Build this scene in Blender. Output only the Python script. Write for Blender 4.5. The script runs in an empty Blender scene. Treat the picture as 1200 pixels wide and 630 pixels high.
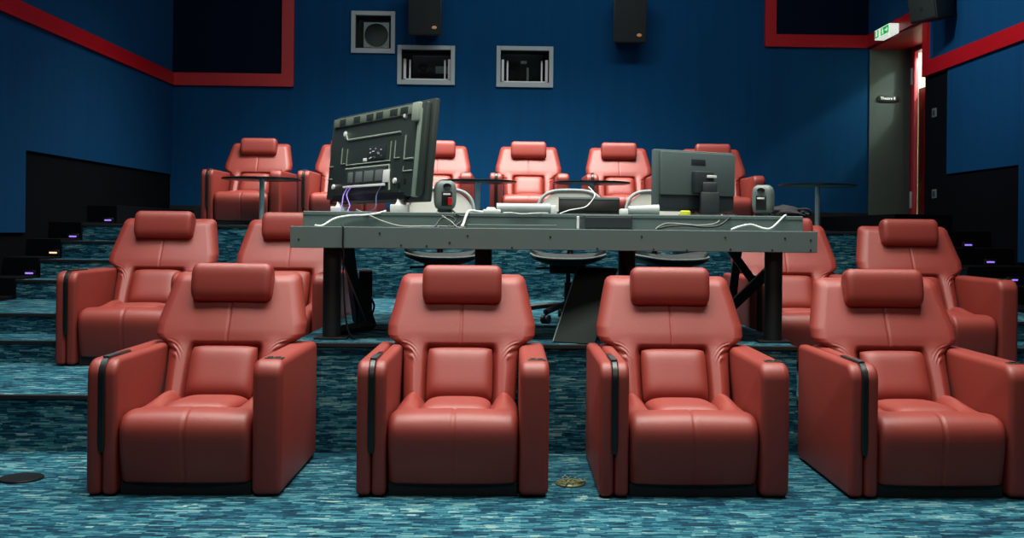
import bpy, bmesh, math, random
from mathutils import Vector, Matrix, noise
random.seed(7)
sc = bpy.context.scene
COL = sc.collection
PI = math.pi

# ------------------------------------------------------------------ camera model
F = 1258.0; HC = 1.198; YAW = math.radians(1.5); ROLL = math.radians(0.6); PPX, PPY = 631.0, 270.0
cam = bpy.data.cameras.new('camera'); camo = bpy.data.objects.new('camera', cam); COL.objects.link(camo)
CM = Matrix.Rotation(-YAW, 4, 'Z') @ Matrix.Rotation(PI/2, 4, 'X') @ Matrix.Rotation(ROLL, 4, 'Z')
CM.translation = Vector((0, 0, HC))
camo.matrix_world = CM
cam.sensor_fit = 'HORIZONTAL'; cam.sensor_width = 36; cam.lens = 36*F/1200
cam.shift_x = (600-PPX)/1200; cam.shift_y = (PPY-315)/1200
cam.clip_start = .05; cam.clip_end = 100
sc.camera = camo

def ray(px, py):
    return CM.to_3x3() @ Vector(((px-PPX)/F, -(py-PPY)/F, -1))
def P(px, py, Y):                      # point of the photo on the plane at depth Y
    d = ray(px, py); return Vector((0, 0, HC)) + d*(Y/d.y)
def G(px, py, z=0):                    # point of the photo on the level z
    d = ray(px, py); return Vector((0, 0, HC)) + d*((z-HC)/d.z)
def S(px, py, X):                      # point of the photo on the side plane X
    d = ray(px, py); return Vector((0, 0, HC)) + d*(X/d.x)

# ------------------------------------------------------------------ materials
def lin(c):
    return tuple(((v/255)/12.92 if v/255 <= .04045 else ((v/255+.055)/1.055)**2.4) for v in c)
def mat(name, rgb, rough=.5, metal=0, spec=.5, bump=0, bscale=40, emit=None, estr=0, var=0, vscale=3):
    m = bpy.data.materials.new(name); m.use_nodes = True
    nt = m.node_tree; b = nt.nodes['Principled BSDF']
    c = lin(rgb) + (1,)
    b.inputs['Base Color'].default_value = c
    b.inputs['Roughness'].default_value = rough; b.inputs['Metallic'].default_value = metal
    b.inputs['Specular IOR Level'].default_value = spec
    tc = nt.nodes.new('ShaderNodeTexCoord')
    if var:
        n = nt.nodes.new('ShaderNodeTexNoise'); n.inputs['Scale'].default_value = vscale; n.inputs['Detail'].default_value = 5
        nt.links.new(tc.outputs['Object'], n.inputs['Vector'])
        mx = nt.nodes.new('ShaderNodeMix'); mx.data_type = 'RGBA'
        mx.inputs[6].default_value = tuple(v*(1-var) for v in c[:3]) + (1,); mx.inputs[7].default_value = tuple(min(1, v*(1+var)) for v in c[:3]) + (1,)
        nt.links.new(n.outputs['Fac'], mx.inputs[0]); nt.links.new(mx.outputs[2], b.inputs['Base Color'])
    if bump:
        n = nt.nodes.new('ShaderNodeTexNoise'); n.inputs['Scale'].default_value = bscale; n.inputs['Detail'].default_value = 6
        nt.links.new(tc.outputs['Object'], n.inputs['Vector'])
        bp = nt.nodes.new('ShaderNodeBump'); bp.inputs['Strength'].default_value = bump; bp.inputs['Distance'].default_value = .01
        nt.links.new(n.outputs['Fac'], bp.inputs['Height']); nt.links.new(bp.outputs['Normal'], b.inputs['Normal'])
    if emit:
        b.inputs['Emission Color'].default_value = lin(emit) + (1,); b.inputs['Emission Strength'].default_value = estr
    return m

def carpet_mat():
    m = bpy.data.materials.new('carpet'); m.use_nodes = True; nt = m.node_tree; N = nt.nodes; L = nt.links
    b = N['Principled BSDF']; b.inputs['Roughness'].default_value = .95; b.inputs['Specular IOR Level'].default_value = .15
    g = N.new('ShaderNodeNewGeometry'); sp = N.new('ShaderNodeSeparateXYZ'); L.new(g.outputs['Position'], sp.inputs[0])
    def M(op, a, c=None):
        n = N.new('ShaderNodeMath'); n.operation = op
        for i, v in enumerate((a, c)):
            if v is None: continue
            if isinstance(v, (int, float)): n.inputs[i].default_value = v
            else: L.new(v, n.inputs[i])
        return n.outputs[0]
    yz = M('ADD', M('MULTIPLY', sp.outputs['Y'], .5), sp.outputs['Z'])
    # wobble
    nz = N.new('ShaderNodeTexNoise'); nz.inputs['Scale'].default_value = 9; L.new(g.outputs['Position'], nz.inputs['Vector'])
    yz = M('ADD', yz, M('MULTIPLY', nz.outputs['Fac'], .008))
    def layer(h, ln):
        r = M('FLOOR', M('DIVIDE', yz, h))
        w1 = N.new('ShaderNodeTexWhiteNoise'); w1.noise_dimensions = '1D'; L.new(r, w1.inputs['W'])
        c = M('FLOOR', M('ADD', M('DIVIDE', sp.outputs['X'], ln), M('MULTIPLY', w1.outputs['Value'], 7)))
        cb = N.new('ShaderNodeCombineXYZ'); L.new(r, cb.inputs[0]); L.new(c, cb.inputs[1])
        w2 = N.new('ShaderNodeTexWhiteNoise'); w2.noise_dimensions = '2D'; L.new(cb.outputs[0], w2.inputs['Vector'])
        return w2.outputs['Value']
    a = layer(.014, .10); c = layer(.0055, .05); t = layer(.125, .25)
    v = M('ADD', M('ADD', M('MULTIPLY', a, .36), M('MULTIPLY', c, .48)), M('MULTIPLY', t, .15))
    rp = N.new('ShaderNodeValToRGB'); L.new(v, rp.inputs[0])
    els = rp.color_ramp.elements
    stops = [(.20, (6, 36, 52)), (.45, (16, 66, 84)), (.62, (40, 100, 114)), (.80, (84, 130, 134)), (.99, (156, 170, 156))]
    els[0].position, els[0].color = stops[0][0], lin(stops[0][1])+(1,)
    els[1].position, els[1].color = stops[-1][0], lin(stops[-1][1])+(1,)
    for p, col in stops[1:-1]:
        e = els.new(p); e.color = lin(col)+(1,)
    L.new(rp.outputs[0], b.inputs['Base Color'])
    bp = N.new('ShaderNodeBump'); bp.inputs['Strength'].default_value = .35; bp.inputs['Distance'].default_value = .006
    L.new(c, bp.inputs['Height']); L.new(bp.outputs['Normal'], b.inputs['Normal'])
    return m

def panel_mat():       # blue acoustic fabric with faint vertical weave
    m = mat('blue_fabric', (4, 62, 128), .9, spec=.15)
    nt = m.node_tree; N = nt.nodes; L = nt.links; b = N['Principled BSDF']
    g = N.new('ShaderNodeNewGeometry'); mp = N.new('ShaderNodeMapping'); mp.inputs['Scale'].default_value = (6, 6, .25)
    L.new(g.outputs['Position'], mp.inputs[0])
    n = N.new('ShaderNodeTexNoise'); n.inputs['Scale'].default_value = 2.5; n.inputs['Detail'].default_value = 6; L.new(mp.outputs[0], n.inputs['Vector'])
    mx = N.new('ShaderNodeMix'); mx.data_type = 'RGBA'; mx.inputs[6].default_value = lin((0, 54, 92))+(1,); mx.inputs[7].default_value = lin((2, 66, 108))+(1,)
    L.new(n.outputs['Fac'], mx.inputs[0]); L.new(mx.outputs[2], b.inputs['Base Color'])
    return m

M_LEATHER = mat('red_leather', (134, 48, 38), .50, spec=.52, bump=.10, bscale=220, var=.07, vscale=6)
M_BLACKPL = mat('black_plastic', (14, 17, 18), .38)
M_BLACK = mat('black_paint', (9, 10, 12), .6)
M_PLINTH = mat('plinth_black', (8, 9, 12), .7)
M_CHROME = mat('chrome', (215, 218, 214), .35, metal=.15)
M_STEEL = mat('brushed_steel', (120, 116, 106), .35, metal=1)
M_CARPET = carpet_mat()
M_BLUE = panel_mat()
M_NAVY = mat('dark_navy', (2, 16, 34), .95, spec=.1)  # darker than the blue on the rest of the back wall
M_WBLACK = mat('black_fabric', (5, 6, 11), .95, spec=.1, var=.3, vscale=4)
M_RED = mat('red_trim', (172, 4, 16), .45)
M_GREYWALL = mat('grey_wall', (70, 84, 79), .8, var=.04)
M_FRAMEGREY = mat('grey_frame', (150, 160, 160), .5)
M_DESK = mat('grey_green_desk', (86, 104, 102), .55, var=.06, vscale=7)
M_DESKDK = mat('dark_desk_box', (52, 64, 66), .5)
M_TV = mat('tv_black', (48, 58, 53), .40)
M_TVRIB = mat('tv_rib', (150, 162, 148), .45)
M_MON = mat('monitor_grey', (84, 98, 97), .5)
M_MONDK = mat('monitor_dark', (40, 47, 49), .5)
M_SPK = mat('speaker_grey', (100, 112, 108), .5)
M_WHITE = mat('white_plastic', (226, 228, 224), .4)
M_MESH = mat('grey_mesh', (222, 224, 214), .7, bump=.3, bscale=300)
M_CABLEW = mat('white_cable', (222, 224, 218), .45)
M_CABLEG = mat('grey_cable', (120, 124, 118), .5)
M_CABLEB = mat('black_cable', (14, 15, 16), .5)
M_CABLEP = mat('purple_cable', (150, 120, 215), .5)
M_SPEAKBLK = mat('speaker_black', (13, 21, 20), .6)
M_COPPER = mat('copper', (226, 160, 110), .4, metal=.3)
M_GREEN = mat('exit_green', (10, 150, 60), .5, emit=(10, 170, 66), estr=.8)
M_EXITW = mat('exit_white', (236, 242, 236), .5, emit=(236, 246, 236), estr=.7)
M_BOOTH = mat('booth_black', (8, 14, 14), .8)
M_CORR = mat('corridor_white', (224, 224, 206), .7)
M_YELLOW = mat('yellow', (216, 222, 60), .5)
M_BRASS = mat('brass', (104, 104, 72), .5, metal=.5)
M_BAG = mat('black_cloth', (14, 15, 18), .85, bump=.5, bscale=25)
M_LAMPV = mat('lamp_violet', (200, 170, 240), .5, emit=(150, 110, 255), estr=1.0)
M_LAMPW = mat('lamp_warm', (240, 200, 160), .5, emit=(255, 206, 160), estr=1.2)
M_TABLE = mat('table_black', (12, 14, 16), .3)
M_GREYLBL = mat('grey_label', (96, 106, 104), .6)
M_CEIL = mat('ceiling_black', (10, 11, 14), .9)
def glass_mat():
    m = bpy.data.materials.new('pane_glass'); m.use_nodes = True; nt = m.node_tree
    b = nt.nodes['Principled BSDF']; b.inputs['Roughness'].default_value = .02; b.inputs['Transmission Weight'].default_value = 1.0; b.inputs['IOR'].default_value = 1.45
    b.inputs['Base Color'].default_value = (.85, .93, .9, 1)
    return m
M_GLASS = glass_mat()

# ------------------------------------------------------------------ mesh helpers
def obj(name, bm, m, parent=None, smooth=None, loc=None):
    me = bpy.data.meshes.new(name)
    bmesh.ops.recalc_face_normals(bm, faces=bm.faces)
    bm.to_mesh(me); bm.free()
    if smooth is not None:
        for p in me.polygons: p.use_smooth = True
        if smooth < 180: me.set_sharp_from_angle(angle=math.radians(smooth))
    me.materials.append(m)
    o = bpy.data.objects.new(name, me); COL.objects.link(o)
    if parent: o.parent = parent
    if loc: o.location = loc
    return o
def tag(o, label, cat, group=None):
    o['label'] = label; o['category'] = cat
    if group: o['group'] = group
    return o
def thing(name, label, cat, loc=(0, 0, 0), rz=0, group=None):
    o = bpy.data.objects.new(name, None); COL.objects.link(o); o.location = loc; o.rotation_euler = (0, 0, rz)
    o.empty_display_size = .1
    return tag(o, label, cat, group)
def struct(name, bm, m, parent=None, smooth=None):
    o = obj(name, bm, m, parent, smooth)
    if not parent: o['kind'] = 'structure'
    return o
def dup(root, loc, rz, label, group=None):
    def cp(o, par):
        c = o.copy(); COL.objects.link(c)
        if par: c.parent = par
        for ch in kids[o.name]: cp(ch, c)
        return c
    kids = {}
    def walk(o):
        kids[o.name] = list(o.children)
        for c in o.children: walk(c)
    walk(root)
    r = cp(root, None); r.location = loc; r.rotation_euler = (0, 0, rz); r['label'] = label
    if group: r['group'] = group
    return r
def new(): return bmesh.new()
def add_box(bm, lo, hi, bev=0, seg=2, mtx=None):
    t = bmesh.new(); bmesh.ops.create_cube(t, size=1)
    c = [(a+b)/2 for a, b in zip(lo, hi)]; s = [abs(b-a) for a, b in zip(lo, hi)]
    for v in t.verts: v.co = Vector((v.co.x*s[0]+c[0], v.co.y*s[1]+c[1], v.co.z*s[2]+c[2]))
    if bev: bmesh.ops.bevel(t, geom=t.edges[:], offset=bev, segments=seg, affect='EDGES', profile=.5)
    return merge(bm, t, mtx)
def merge(bm, t, mtx=None):
    if mtx is not None: bmesh.ops.transform(t, matrix=mtx, verts=t.verts)
    me = bpy.data.meshes.new('tmp'); t.to_mesh(me); t.free(); bm.from_mesh(me); bpy.data.meshes.remove(me)
    return bm
def box(lo, hi, bev=0, seg=2, mtx=None): return add_box(new(), lo, hi, bev, seg, mtx)
def add_lathe(bm, prof, n=32, mtx=None):      # prof = [(r, z)]
    t = bmesh.new(); rings = []
    for r, z in prof:
        if r < 1e-6: rings.append([t.verts.new((0, 0, z))])
        else: rings.append([t.verts.new((r*math.cos(2*PI*i/n), r*math.sin(2*PI*i/n), z)) for i in range(n)])
    for a, b in zip(rings, rings[1:]):
        for i in range(n):
            j = (i+1) % n
            if len(a) == 1 and len(b) == 1: continue
            if len(a) == 1: t.faces.new((a[0], b[i], b[j]))
            elif len(b) == 1: t.faces.new((a[i], b[0], a[j]))
            else: t.faces.new((a[i], b[i], b[j], a[j]))
    for ring, rev in ((rings[0], True), (rings[-1], False)):
        if len(ring) > 1: t.faces.new(ring[::-1] if rev else ring)
    return merge(bm, t, mtx)
def lathe(prof, n=32, mtx=None): return add_lathe(new(), prof, n, mtx)
def add_cyl(bm, a, b, r, n=20, r2=None):
    a = Vector(a); b = Vector(b); q = (b-a).to_track_quat('Z', 'Y').to_matrix().to_4x4(); q.translation = a
    return add_lathe(bm, [(r, 0), (r if r2 is None else r2, (b-a).length)], n, q)
def catmull(pts, k=8):
    pts = [Vector(p) for p in pts]; out = []
    for i in range(len(pts)-1):
        p0 = pts[max(i-1, 0)]; p1 = pts[i]; p2 = pts[i+1]; p3 = pts[min(i+2, len(pts)-1)]
        for j in range(k):
            t = j/k
            out.append(.5*((2*p1)+(p2-p0)*t+(2*p0-5*p1+4*p2-p3)*t*t+(3*p1-p0-3*p2+p3)*t**3))
    out.append(pts[-1]); return out
def add_tube(bm, pts, r, n=8, smooth=8):
    if smooth: pts = catmull(pts, smooth)
    pts = [Vector(p) for p in pts]
    t = bmesh.new(); rings = []; up = None
    for i, p in enumerate(pts):
        d = (pts[min(i+1, len(pts)-1)]-pts[max(i-1, 0)])
        if d.length < 1e-9: d = Vector((0, 0, 1))
        d.normalize()
        if up is None:
            up = d.orthogonal().normalized()
        up = (up-d*up.dot(d))
        if up.length < 1e-6: up = d.orthogonal()
        up.normalize(); s = d.cross(up)
        rings.append([t.verts.new(p+r*(up*math.cos(2*PI*k/n)+s*math.sin(2*PI*k/n))) for k in range(n)])
    for a, b in zip(rings, rings[1:]):
        for k in range(n): t.faces.new((a[k], a[(k+1) % n], b[(k+1) % n], b[k]))
    t.faces.new(rings[0][::-1]); t.faces.new(rings[-1])
    return merge(bm, t)
def tube(pts, r, n=8, smooth=8): return add_tube(new(), pts, r, n, smooth)
def prism(poly, vec, bev=0, seg=2):            # planar polygon (3D pts) pushed along vec
    t = bmesh.new(); vec = Vector(vec)
    a = [t.verts.new(Vector(p)) for p in poly]; b = [t.verts.new(Vector(p)+vec) for p in poly]
    t.faces.new(a[::-1]); t.faces.new(b)
    for i in range(len(a)): j = (i+1) % len(a); t.faces.new((a[i], a[j], b[j], b[i]))
    bmesh.ops.recalc_face_normals(t, faces=t.faces)
    if bev: bmesh.ops.bevel(t, geom=t.edges[:], offset=bev, segments=seg, affect='EDGES', profile=.5)
    return t
def loft(rings, cap=True):
    t = bmesh.new(); R = [[t.verts.new(p) for p in ring] for ring in rings]; n = len(R[0])
    for a, b in zip(R, R[1:]):
        for i in range(n): j = (i+1) % n; t.faces.new((a[i], a[j], b[j], b[i]))
    if cap: t.faces.new(R[0][::-1]); t.faces.new(R[-1])
    bmesh.ops.recalc_face_normals(t, faces=t.faces)
    return t
def pillow(hx, hy, hz, pa=4, pb=4, n=28, pz=.5, mtx=None):   # cushion: plan hx*hy, half thickness hz
    t = bmesh.new(); V = {}
    def par(i):  # cluster samples near rim
        u = -1+2*i/n; return math.sin(u*PI/2)
    for s in (1, -1):
        for i in range(n+1):
            for j in range(n+1):
                a, b = par(i), par(j)
                rim = i in (0, n) or j in (0, n)
                if s == -1 and rim: V[s, i, j] = V[1, i, j]; continue
                h = max(0, (1-abs(a)**pa))**pz*max(0, (1-abs(b)**pb))**pz
                # squircle the plan
                x = a*(1-.035*b**4); y = b*(1-.035*a**4)
                V[s, i, j] = t.verts.new((x*hx, y*hy, s*h*hz))
        for i in range(n):
            for j in range(n):
                f = [V[s, i, j], V[s, i+1, j], V[s, i+1, j+1], V[s, i, j+1]]
                t.faces.new(f if s == 1 else f[::-1])
    if mtx is not None: bmesh.ops.transform(t, matrix=mtx, verts=t.verts)
    return t
def interp(tab, z):
    if z <= tab[0][0]: return tab[0][1]
    for (a, va), (b, vb) in zip(tab, tab[1:]):
        if z <= b:
            k = (z-a)/(b-a); k = k*k*(3-2*k); return va+(vb-va)*k
    return tab[-1][1]
def lerp(tab, z):
    if z <= tab[0][0]: return tab[0][1]
    for (a, va), (b, vb) in zip(tab, tab[1:]):
        if z <= b: return va+(vb-va)*(z-a)/(b-a)
    return tab[-1][1]
def sstep(a, b, x):
    k = min(1, max(0, (x-a)/(b-a))); return k*k*(3-2*k)
def text_mesh(body, size, depth=.0015):
    c = bpy.data.curves.new('t', 'FONT'); c.body = body; c.size = size; c.align_x = 'CENTER'; c.align_y = 'CENTER'; c.extrude = depth
    o = bpy.data.objects.new('t', c); COL.objects.link(o)
    dg = bpy.context.evaluated_depsgraph_get(); me = bpy.data.meshes.new_from_object(o.evaluated_get(dg))
    bm = bmesh.new(); bm.from_mesh(me); bpy.data.meshes.remove(me); bpy.data.objects.remove(o); bpy.data.curves.remove(c)
    return bm

# ------------------------------------------------------------------ the room
D = 14.1                                    # back wall
T1, T2, T4 = .297, .585, 1.215              # tier heights
E1 = 5.76                                   # front edge of the first tier
XL = P(200, 150, D).x; XR = P(1018, 150, D).x; XRR = P(1065.5, 150, D).x
YF = -4.0; ZC = 5.6; RY = 12.17             # front wall, ceiling, end of the recess
STX = S(19, 340, 1).x                        # dummy
def zb(px, py): return P(px, py, D).z

struct('floor', box((XL-.2, YF-.2, -.1), (XRR+1.7, D+.2, 0)), M_CARPET)
struct('ceiling', box((XL-.2, YF-.2, ZC), (XRR+1.7, D+.2, ZC+.1)), M_CEIL)
# --- back wall with three port openings
wins = []
for (x0, y0, x1, y1) in ((412, 13, 463, 63), (466, 53, 533, 100), (582, 54, 648, 103)):
    a = P(x0, y0, D); b = P(x1, y1, D)
    wins.append((a.x, b.x, b.z, a.z))
xs = sorted([XL-.2, XRR+.1] + [v for w in wins for v in w[:2]]); zs = sorted([-.1, ZC] + [v for w in wins for v in w[2:]])
bm = new()
for i in range(len(xs)-1):
    for j in range(len(zs)-1):
        cx, cz = (xs[i]+xs[i+1])/2, (zs[j]+zs[j+1])/2
        if any(w[0] < cx < w[1] and w[2] < cz < w[3] for w in wins): continue
        if xs[i+1]-xs[i] < 1e-4 or zs[j+1]-zs[j] < 1e-4: continue
        add_box(bm, (xs[i], D, zs[j]), (xs[i+1], D+.22, zs[j+1]))
bmesh.ops.remove_doubles(bm, verts=bm.verts, dist=1e-5)
struct('wall_back', bm, M_BLUE)
struct('wall_front', box((XL-.2, YF-.2, 0), (XRR+1.7, YF, ZC)), M_WBLACK)
# grey back face of the door recess (its own wall surface)
ZS = zb(1040, 57)                            # soffit height
struct('wall_recess', box((XR, D-.02, T4), (XRR+.1, D-.001, ZS)), M_GREYWALL)
struct('wall_left', box((XL-.2, YF, 0), (XL, D, ZC)), M_WBLACK)
# right wall: black, with the door recess at the back
bm = new()
add_box(bm, (XR, YF, 0), (XR+.2, RY, ZC))
add_box(bm, (XR, RY, ZS), (XRR+.1, D, ZC))              # bulkhead over the recess
add_box(bm, (XR+.2, RY-.12, 0), (XRR+.12, RY, ZS))      # end of the recess
struct('wall_right', bm, M_WBLACK)
# side wall of the recess with doorway
DY0, DY1, DZ = 13.0, 13.88, P(1078, 60, 13.8).z
bm = new()
add_box(bm, (XRR, RY, 0), (XRR+.03, DY0, ZS)); add_box(bm, (XRR, DY1, 0), (XRR+.03, D, ZS)); add_box(bm, (XRR, DY0, DZ+.02), (XRR+.03, DY1, ZS))
add_box(bm, (XRR, DY0, 0), (XRR+.03, DY1, T4))
struct('wall_doorway', bm, M_RED)
# corridor beyond the doorway
bm = new()
add_box(bm, (XRR+.03, RY-.1, T4-.05), (XRR+1.6, D+.2, T4)); add_box(bm, (XRR+1.5, RY-.1, T4), (XRR+1.6, D+.2, 4.3))
add_box(bm, (XRR+.03, D+.1, T4), (XRR+1.5, D+.2, 4.3)); add_box(bm, (XRR+.03, RY-.1, T4), (XRR+1.5, RY, 4.3)); add_box(bm, (XRR+.03, RY-.1, 4.3), (XRR+1.6, D+.2, 4.4))
struct('wall_corridor', bm, M_CORR)
# door frame + leaf
dr = bpy.data.objects.new('door_1', None); COL.objects.link(dr); dr['kind'] = 'structure'
bm = new()
for k in range(3): add_box(bm, (XRR-.03+.012*k, DY1-.02+.055*k, T4), (XRR+.02, DY1+.03+.055*k, DZ+.06), .006)
add_box(bm, (XRR-.03, DY0-.06, T4), (XRR+.14, DY0, DZ+.06), .006); add_box(bm, (XRR-.03, DY0-.06, DZ), (XRR+.14, DY1+.05, DZ+.06), .006)
M_REDJ = mat('red_jamb_lit', (206, 70, 84), .35)  # pinker than the trim red: corridor light put into the colour
obj('door_frame', bm, M_REDJ, dr, 40)
obj('door_leaf', box((XRR+.14, 13.2, T4+.01), (XRR+.19, 14.15, P(1079, 101, 13.9).z), .005), M_RED, dr)
bm = new(); 
for zz in (P(1070, 90, 13.9).z, P(1070, 235, 13.9).z): add_box(bm, (XRR-.045, DY1+.03, zz-.1), (XRR-.02, DY1+.075, zz+.12), .006)
obj('hinge', bm, M_CHROME, dr, 40)

# --- tiers and stairs
AX0, AX1 = -3.08, 3.45                        # aisle / seating borders
KX = P(48, 318, 9.56).x                       # inner edge of the black kerb beside the left stair
KXR = -KX - .02
Y4 = 9.64; YS = [9.09, 9.55, 10.0, 10.47]
struct('tier', box((XL, E1, 0), (XR+.2, D, T1)), M_CARPET)
bm = new(); add_box(bm, (AX0, 8.12, T1), (AX1, D, T2)); struct('tier', bm, M_CARPET)
struct('tier', box((AX0+.2, Y4, T2), (AX1-.2, D, T4)), M_CARPET)
PL0, PL1 = -1.16, P(934, 408, E1).x
struct('stage_platform', box((PL0, E1, T1), (PL1, 8.12, T2)), M_CARPET)
nos = []; ZA = .58
def stair(x0, x1, name):
    bm = new()
    add_box(bm, (x0, 7.115, T1), (x1, 7.59, .44)); add_box(bm, (x0, 7.59, T1), (x1, D, ZA))
    nos.extend([(x0, x1, 7.115, .44), (x0, x1, 7.59, ZA)])
    for i, y in enumerate(YS):
        z = ZA+(T4-ZA)*(i+1)/4
        add_box(bm, (x0, y, ZA-.005), (x1, D, z)); nos.append((x0, x1, y, z))
    struct(name, bm, M_CARPET)
stair(XL, AX0+.2, 'stairs'); stair(AX1-.2, XR+.2, 'stairs')
nos += [(XL, PL0, E1, T1), (PL1, XR, E1, T1), (PL0, PL1, E1, T2), (AX0+.2, AX1-.2, Y4, T4)]
for i, (x0, x1, y, z) in enumerate(nos):
    struct('trim_%d' % (i+1), box((x0, y-.012, z-.020), (x1, y+.018, z+.003), .003), M_BLACK)
# floor continues into the recess
struct('tier', box((XR+.2, RY, T4-.3), (XRR+.12, D, T4)), M_CARPET)
# black stepped kerbs between stair and wall, with their step lamps
def kerb(x0, x1, name):
    bm = new(); off = .02
    zz = [ZA+(T4-ZA)*(i+1)/4 for i in range(4)]
    ys = [8.2]+YS+[11.4]
    for i in range(6):
        z1 = [ZA+.03, zz[0]+.02, zz[1]+.02, zz[2]+.02, zz[3]+.02, zz[3]+.2][i]
        add_box(bm, (x0, ys[i]-.03, .3), (x1, D if i == 5 else ys[i+1]-.02, z1), .006)
    o = struct(name, bm, M_WBLACK); return zz
kerb(XL, KX, 'trim_left'); kerb(KXR, XR, 'trim_right')
LG = 'step lamps set low beside the stairs'
def step_lamp(p, m, label):
    bm = new(); add_box(bm, (p.x-.055, p.y-.016, p.z-.028), (p.x+.055, p.y+.004, p.z+.028), .006)
    t = thing('step_lamp', label, 'lamp', (0, 0, 0), 0, LG)
    obj('housing', bm, M_BLACKPL, t, 40)
    obj('lens', box((p.x-.035, p.y-.02, p.z-.006), (p.x+.035, p.y-.012, p.z+.008), .003), m, t)
for (px, py, y, m, lb) in ((35, 320, 9.52, M_LAMPV, 'violet step lamp by the left stairs, lowest of the four'), (63, 296, 9.97, M_LAMPW, 'warm orange step lamp by the left stairs, second from the bottom'),
                           (86, 277, 10.44, M_LAMPV, 'violet step lamp by the left stairs, third from the bottom'), (127, 258, 11.37, M_LAMPV, 'violet step lamp by the left stairs, topmost and farthest back')):
    step_lamp(P(px, py, y), m, lb)
for (px, py, y, lb) in ((1187, 328, 9.06, 'violet step lamp by the right stairs, lowest of three'), (1160, 307, 9.52, 'violet step lamp by the right stairs, middle of three'), (1134, 287, 9.97, 'violet step lamp by the right stairs, topmost of three')):
    step_lamp(P(px, py, y), M_LAMPV, lb)

# --- wall fabric panels and red trims
def sideband(x, y0, y1, z0, z1, th, m, name, gap=None):     # slab on a side wall; th signed into the room
    lo, hi = min(x, x+th), max(x, x+th)
    o = struct(name, box((lo, y0, z0), (hi, y1, z1)), m); return o
ZLT = S(60, 33, XL).z; ZLT = (S(200, 100, XL).z + S(100, 52, XL).z)/2
zl0 = P(200, 100, D).z; TW = .165
zr0 = S(1095, 87, XR).z
yl = S(28, 176, XL).y; zlp = S(28, 176, XL).z
yr = S(1111, 204, XR).y; zrp = S(1150, 199, XR).z; yr2 = S(1196, 193, XR).y
wp = []
def wpanel(x, y0, y1, z0, z1, s):
    n = max(1, round((y1-y0)/1.22)); w = (y1-y0)/n
    for k in range(n):
        struct('wall_panel', box((min(x, x+s*.02), y0+k*w+.0015, z0), (max(x, x+s*.02), y0+(k+1)*w-.0015, z1), .002), M_BLUE)
wpanel(XL, yl, D, zlp, zl0, 1); wpanel(XL, YF, yl, 1.13, zl0, 1); wpanel(XL, YF, D, zl0+TW, ZC, 1)
wpanel(XR, yr2, yr, zrp, zr0, -1); wpanel(XR, YF, yr2, .95, zr0, -1); wpanel(XR, YF, RY-.15, zr0+TW, ZC, -1); wpanel(XR, RY-.15, D, ZS+TW, ZC, -1)
TD = .05
struct('trim_red_left', box((XL, YF, zl0), (XL+TD, D, zl0+TW), .004), M_RED)
xa = P(345, 60, D).x; xa2 = P(331, 60, D).x
struct('trim_red_back_left', (lambda b: add_box(b, (xa2, D-TD, zl0), (xa, D, ZC)))(box((XL+TD, D-TD, zl0), (xa2, D, zl0+TW))), M_RED)
xb = P(896, 20, D).x; xb2 = P(909, 20, D).x; zrb = zb(960, 56)
struct('trim_red_back_right', (lambda b: add_box(b, (xb, D-TD, zrb), (xb2, D, ZC)))(box((xb2, D-TD, zrb), (XR-TD, D, zrb+TW))), M_RED)
bm = box((XR-TD, RY-.02, ZS), (XR+.001, D, ZS+TW))
add_box(bm, (XR-TD, RY-.17, zr0), (XR+.001, RY-.02, ZS+TW)); add_box(bm, (XR-TD, YF, zr0), (XR, RY-.17, zr0+TW))
struct('trim_red_right', bm, M_RED)
struct('trim_soffit', box((XR, RY, ZS-.02), (XRR, D-.02, ZS)), M_RED)
struct('wall_panel', box((XL+.02, D-.012, zl0+TW), (xa2, D-.001, ZC)), M_NAVY)
struct('wall_panel', box((xb2, D-.012, zrb+TW), (XR, D-.001, ZC)), M_NAVY)
struct('baseboard_back', box((XL, D-.015, T4), (XR, D, zb(980, 249))), M_BLACK)
# vertical seams of the back wall fabric
for k, px in enumerate((205, 330, 455, 572, 690, 800, 905, 1010)): pass

# wall switches on the black strip beside the door
for py, lb in ((132, 'small grey wall switch plate on the black strip, upper of two'), (227, 'small grey wall switch plate on the black strip, lower of two')):
    p = S(1095.5, py, XR)
    t = thing('wall_switch', lb, 'switch', tuple(p), 0, 'switch plates right of the red door frame')
    obj('plate', box((-.012, -.06, -.05), (.0, .06, .05), .004), M_GREYLBL, t)
    obj('rocker', box((-.018, -.03, -.03), (-.01, .03, .03), .004), M_MONDK, t)

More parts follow.
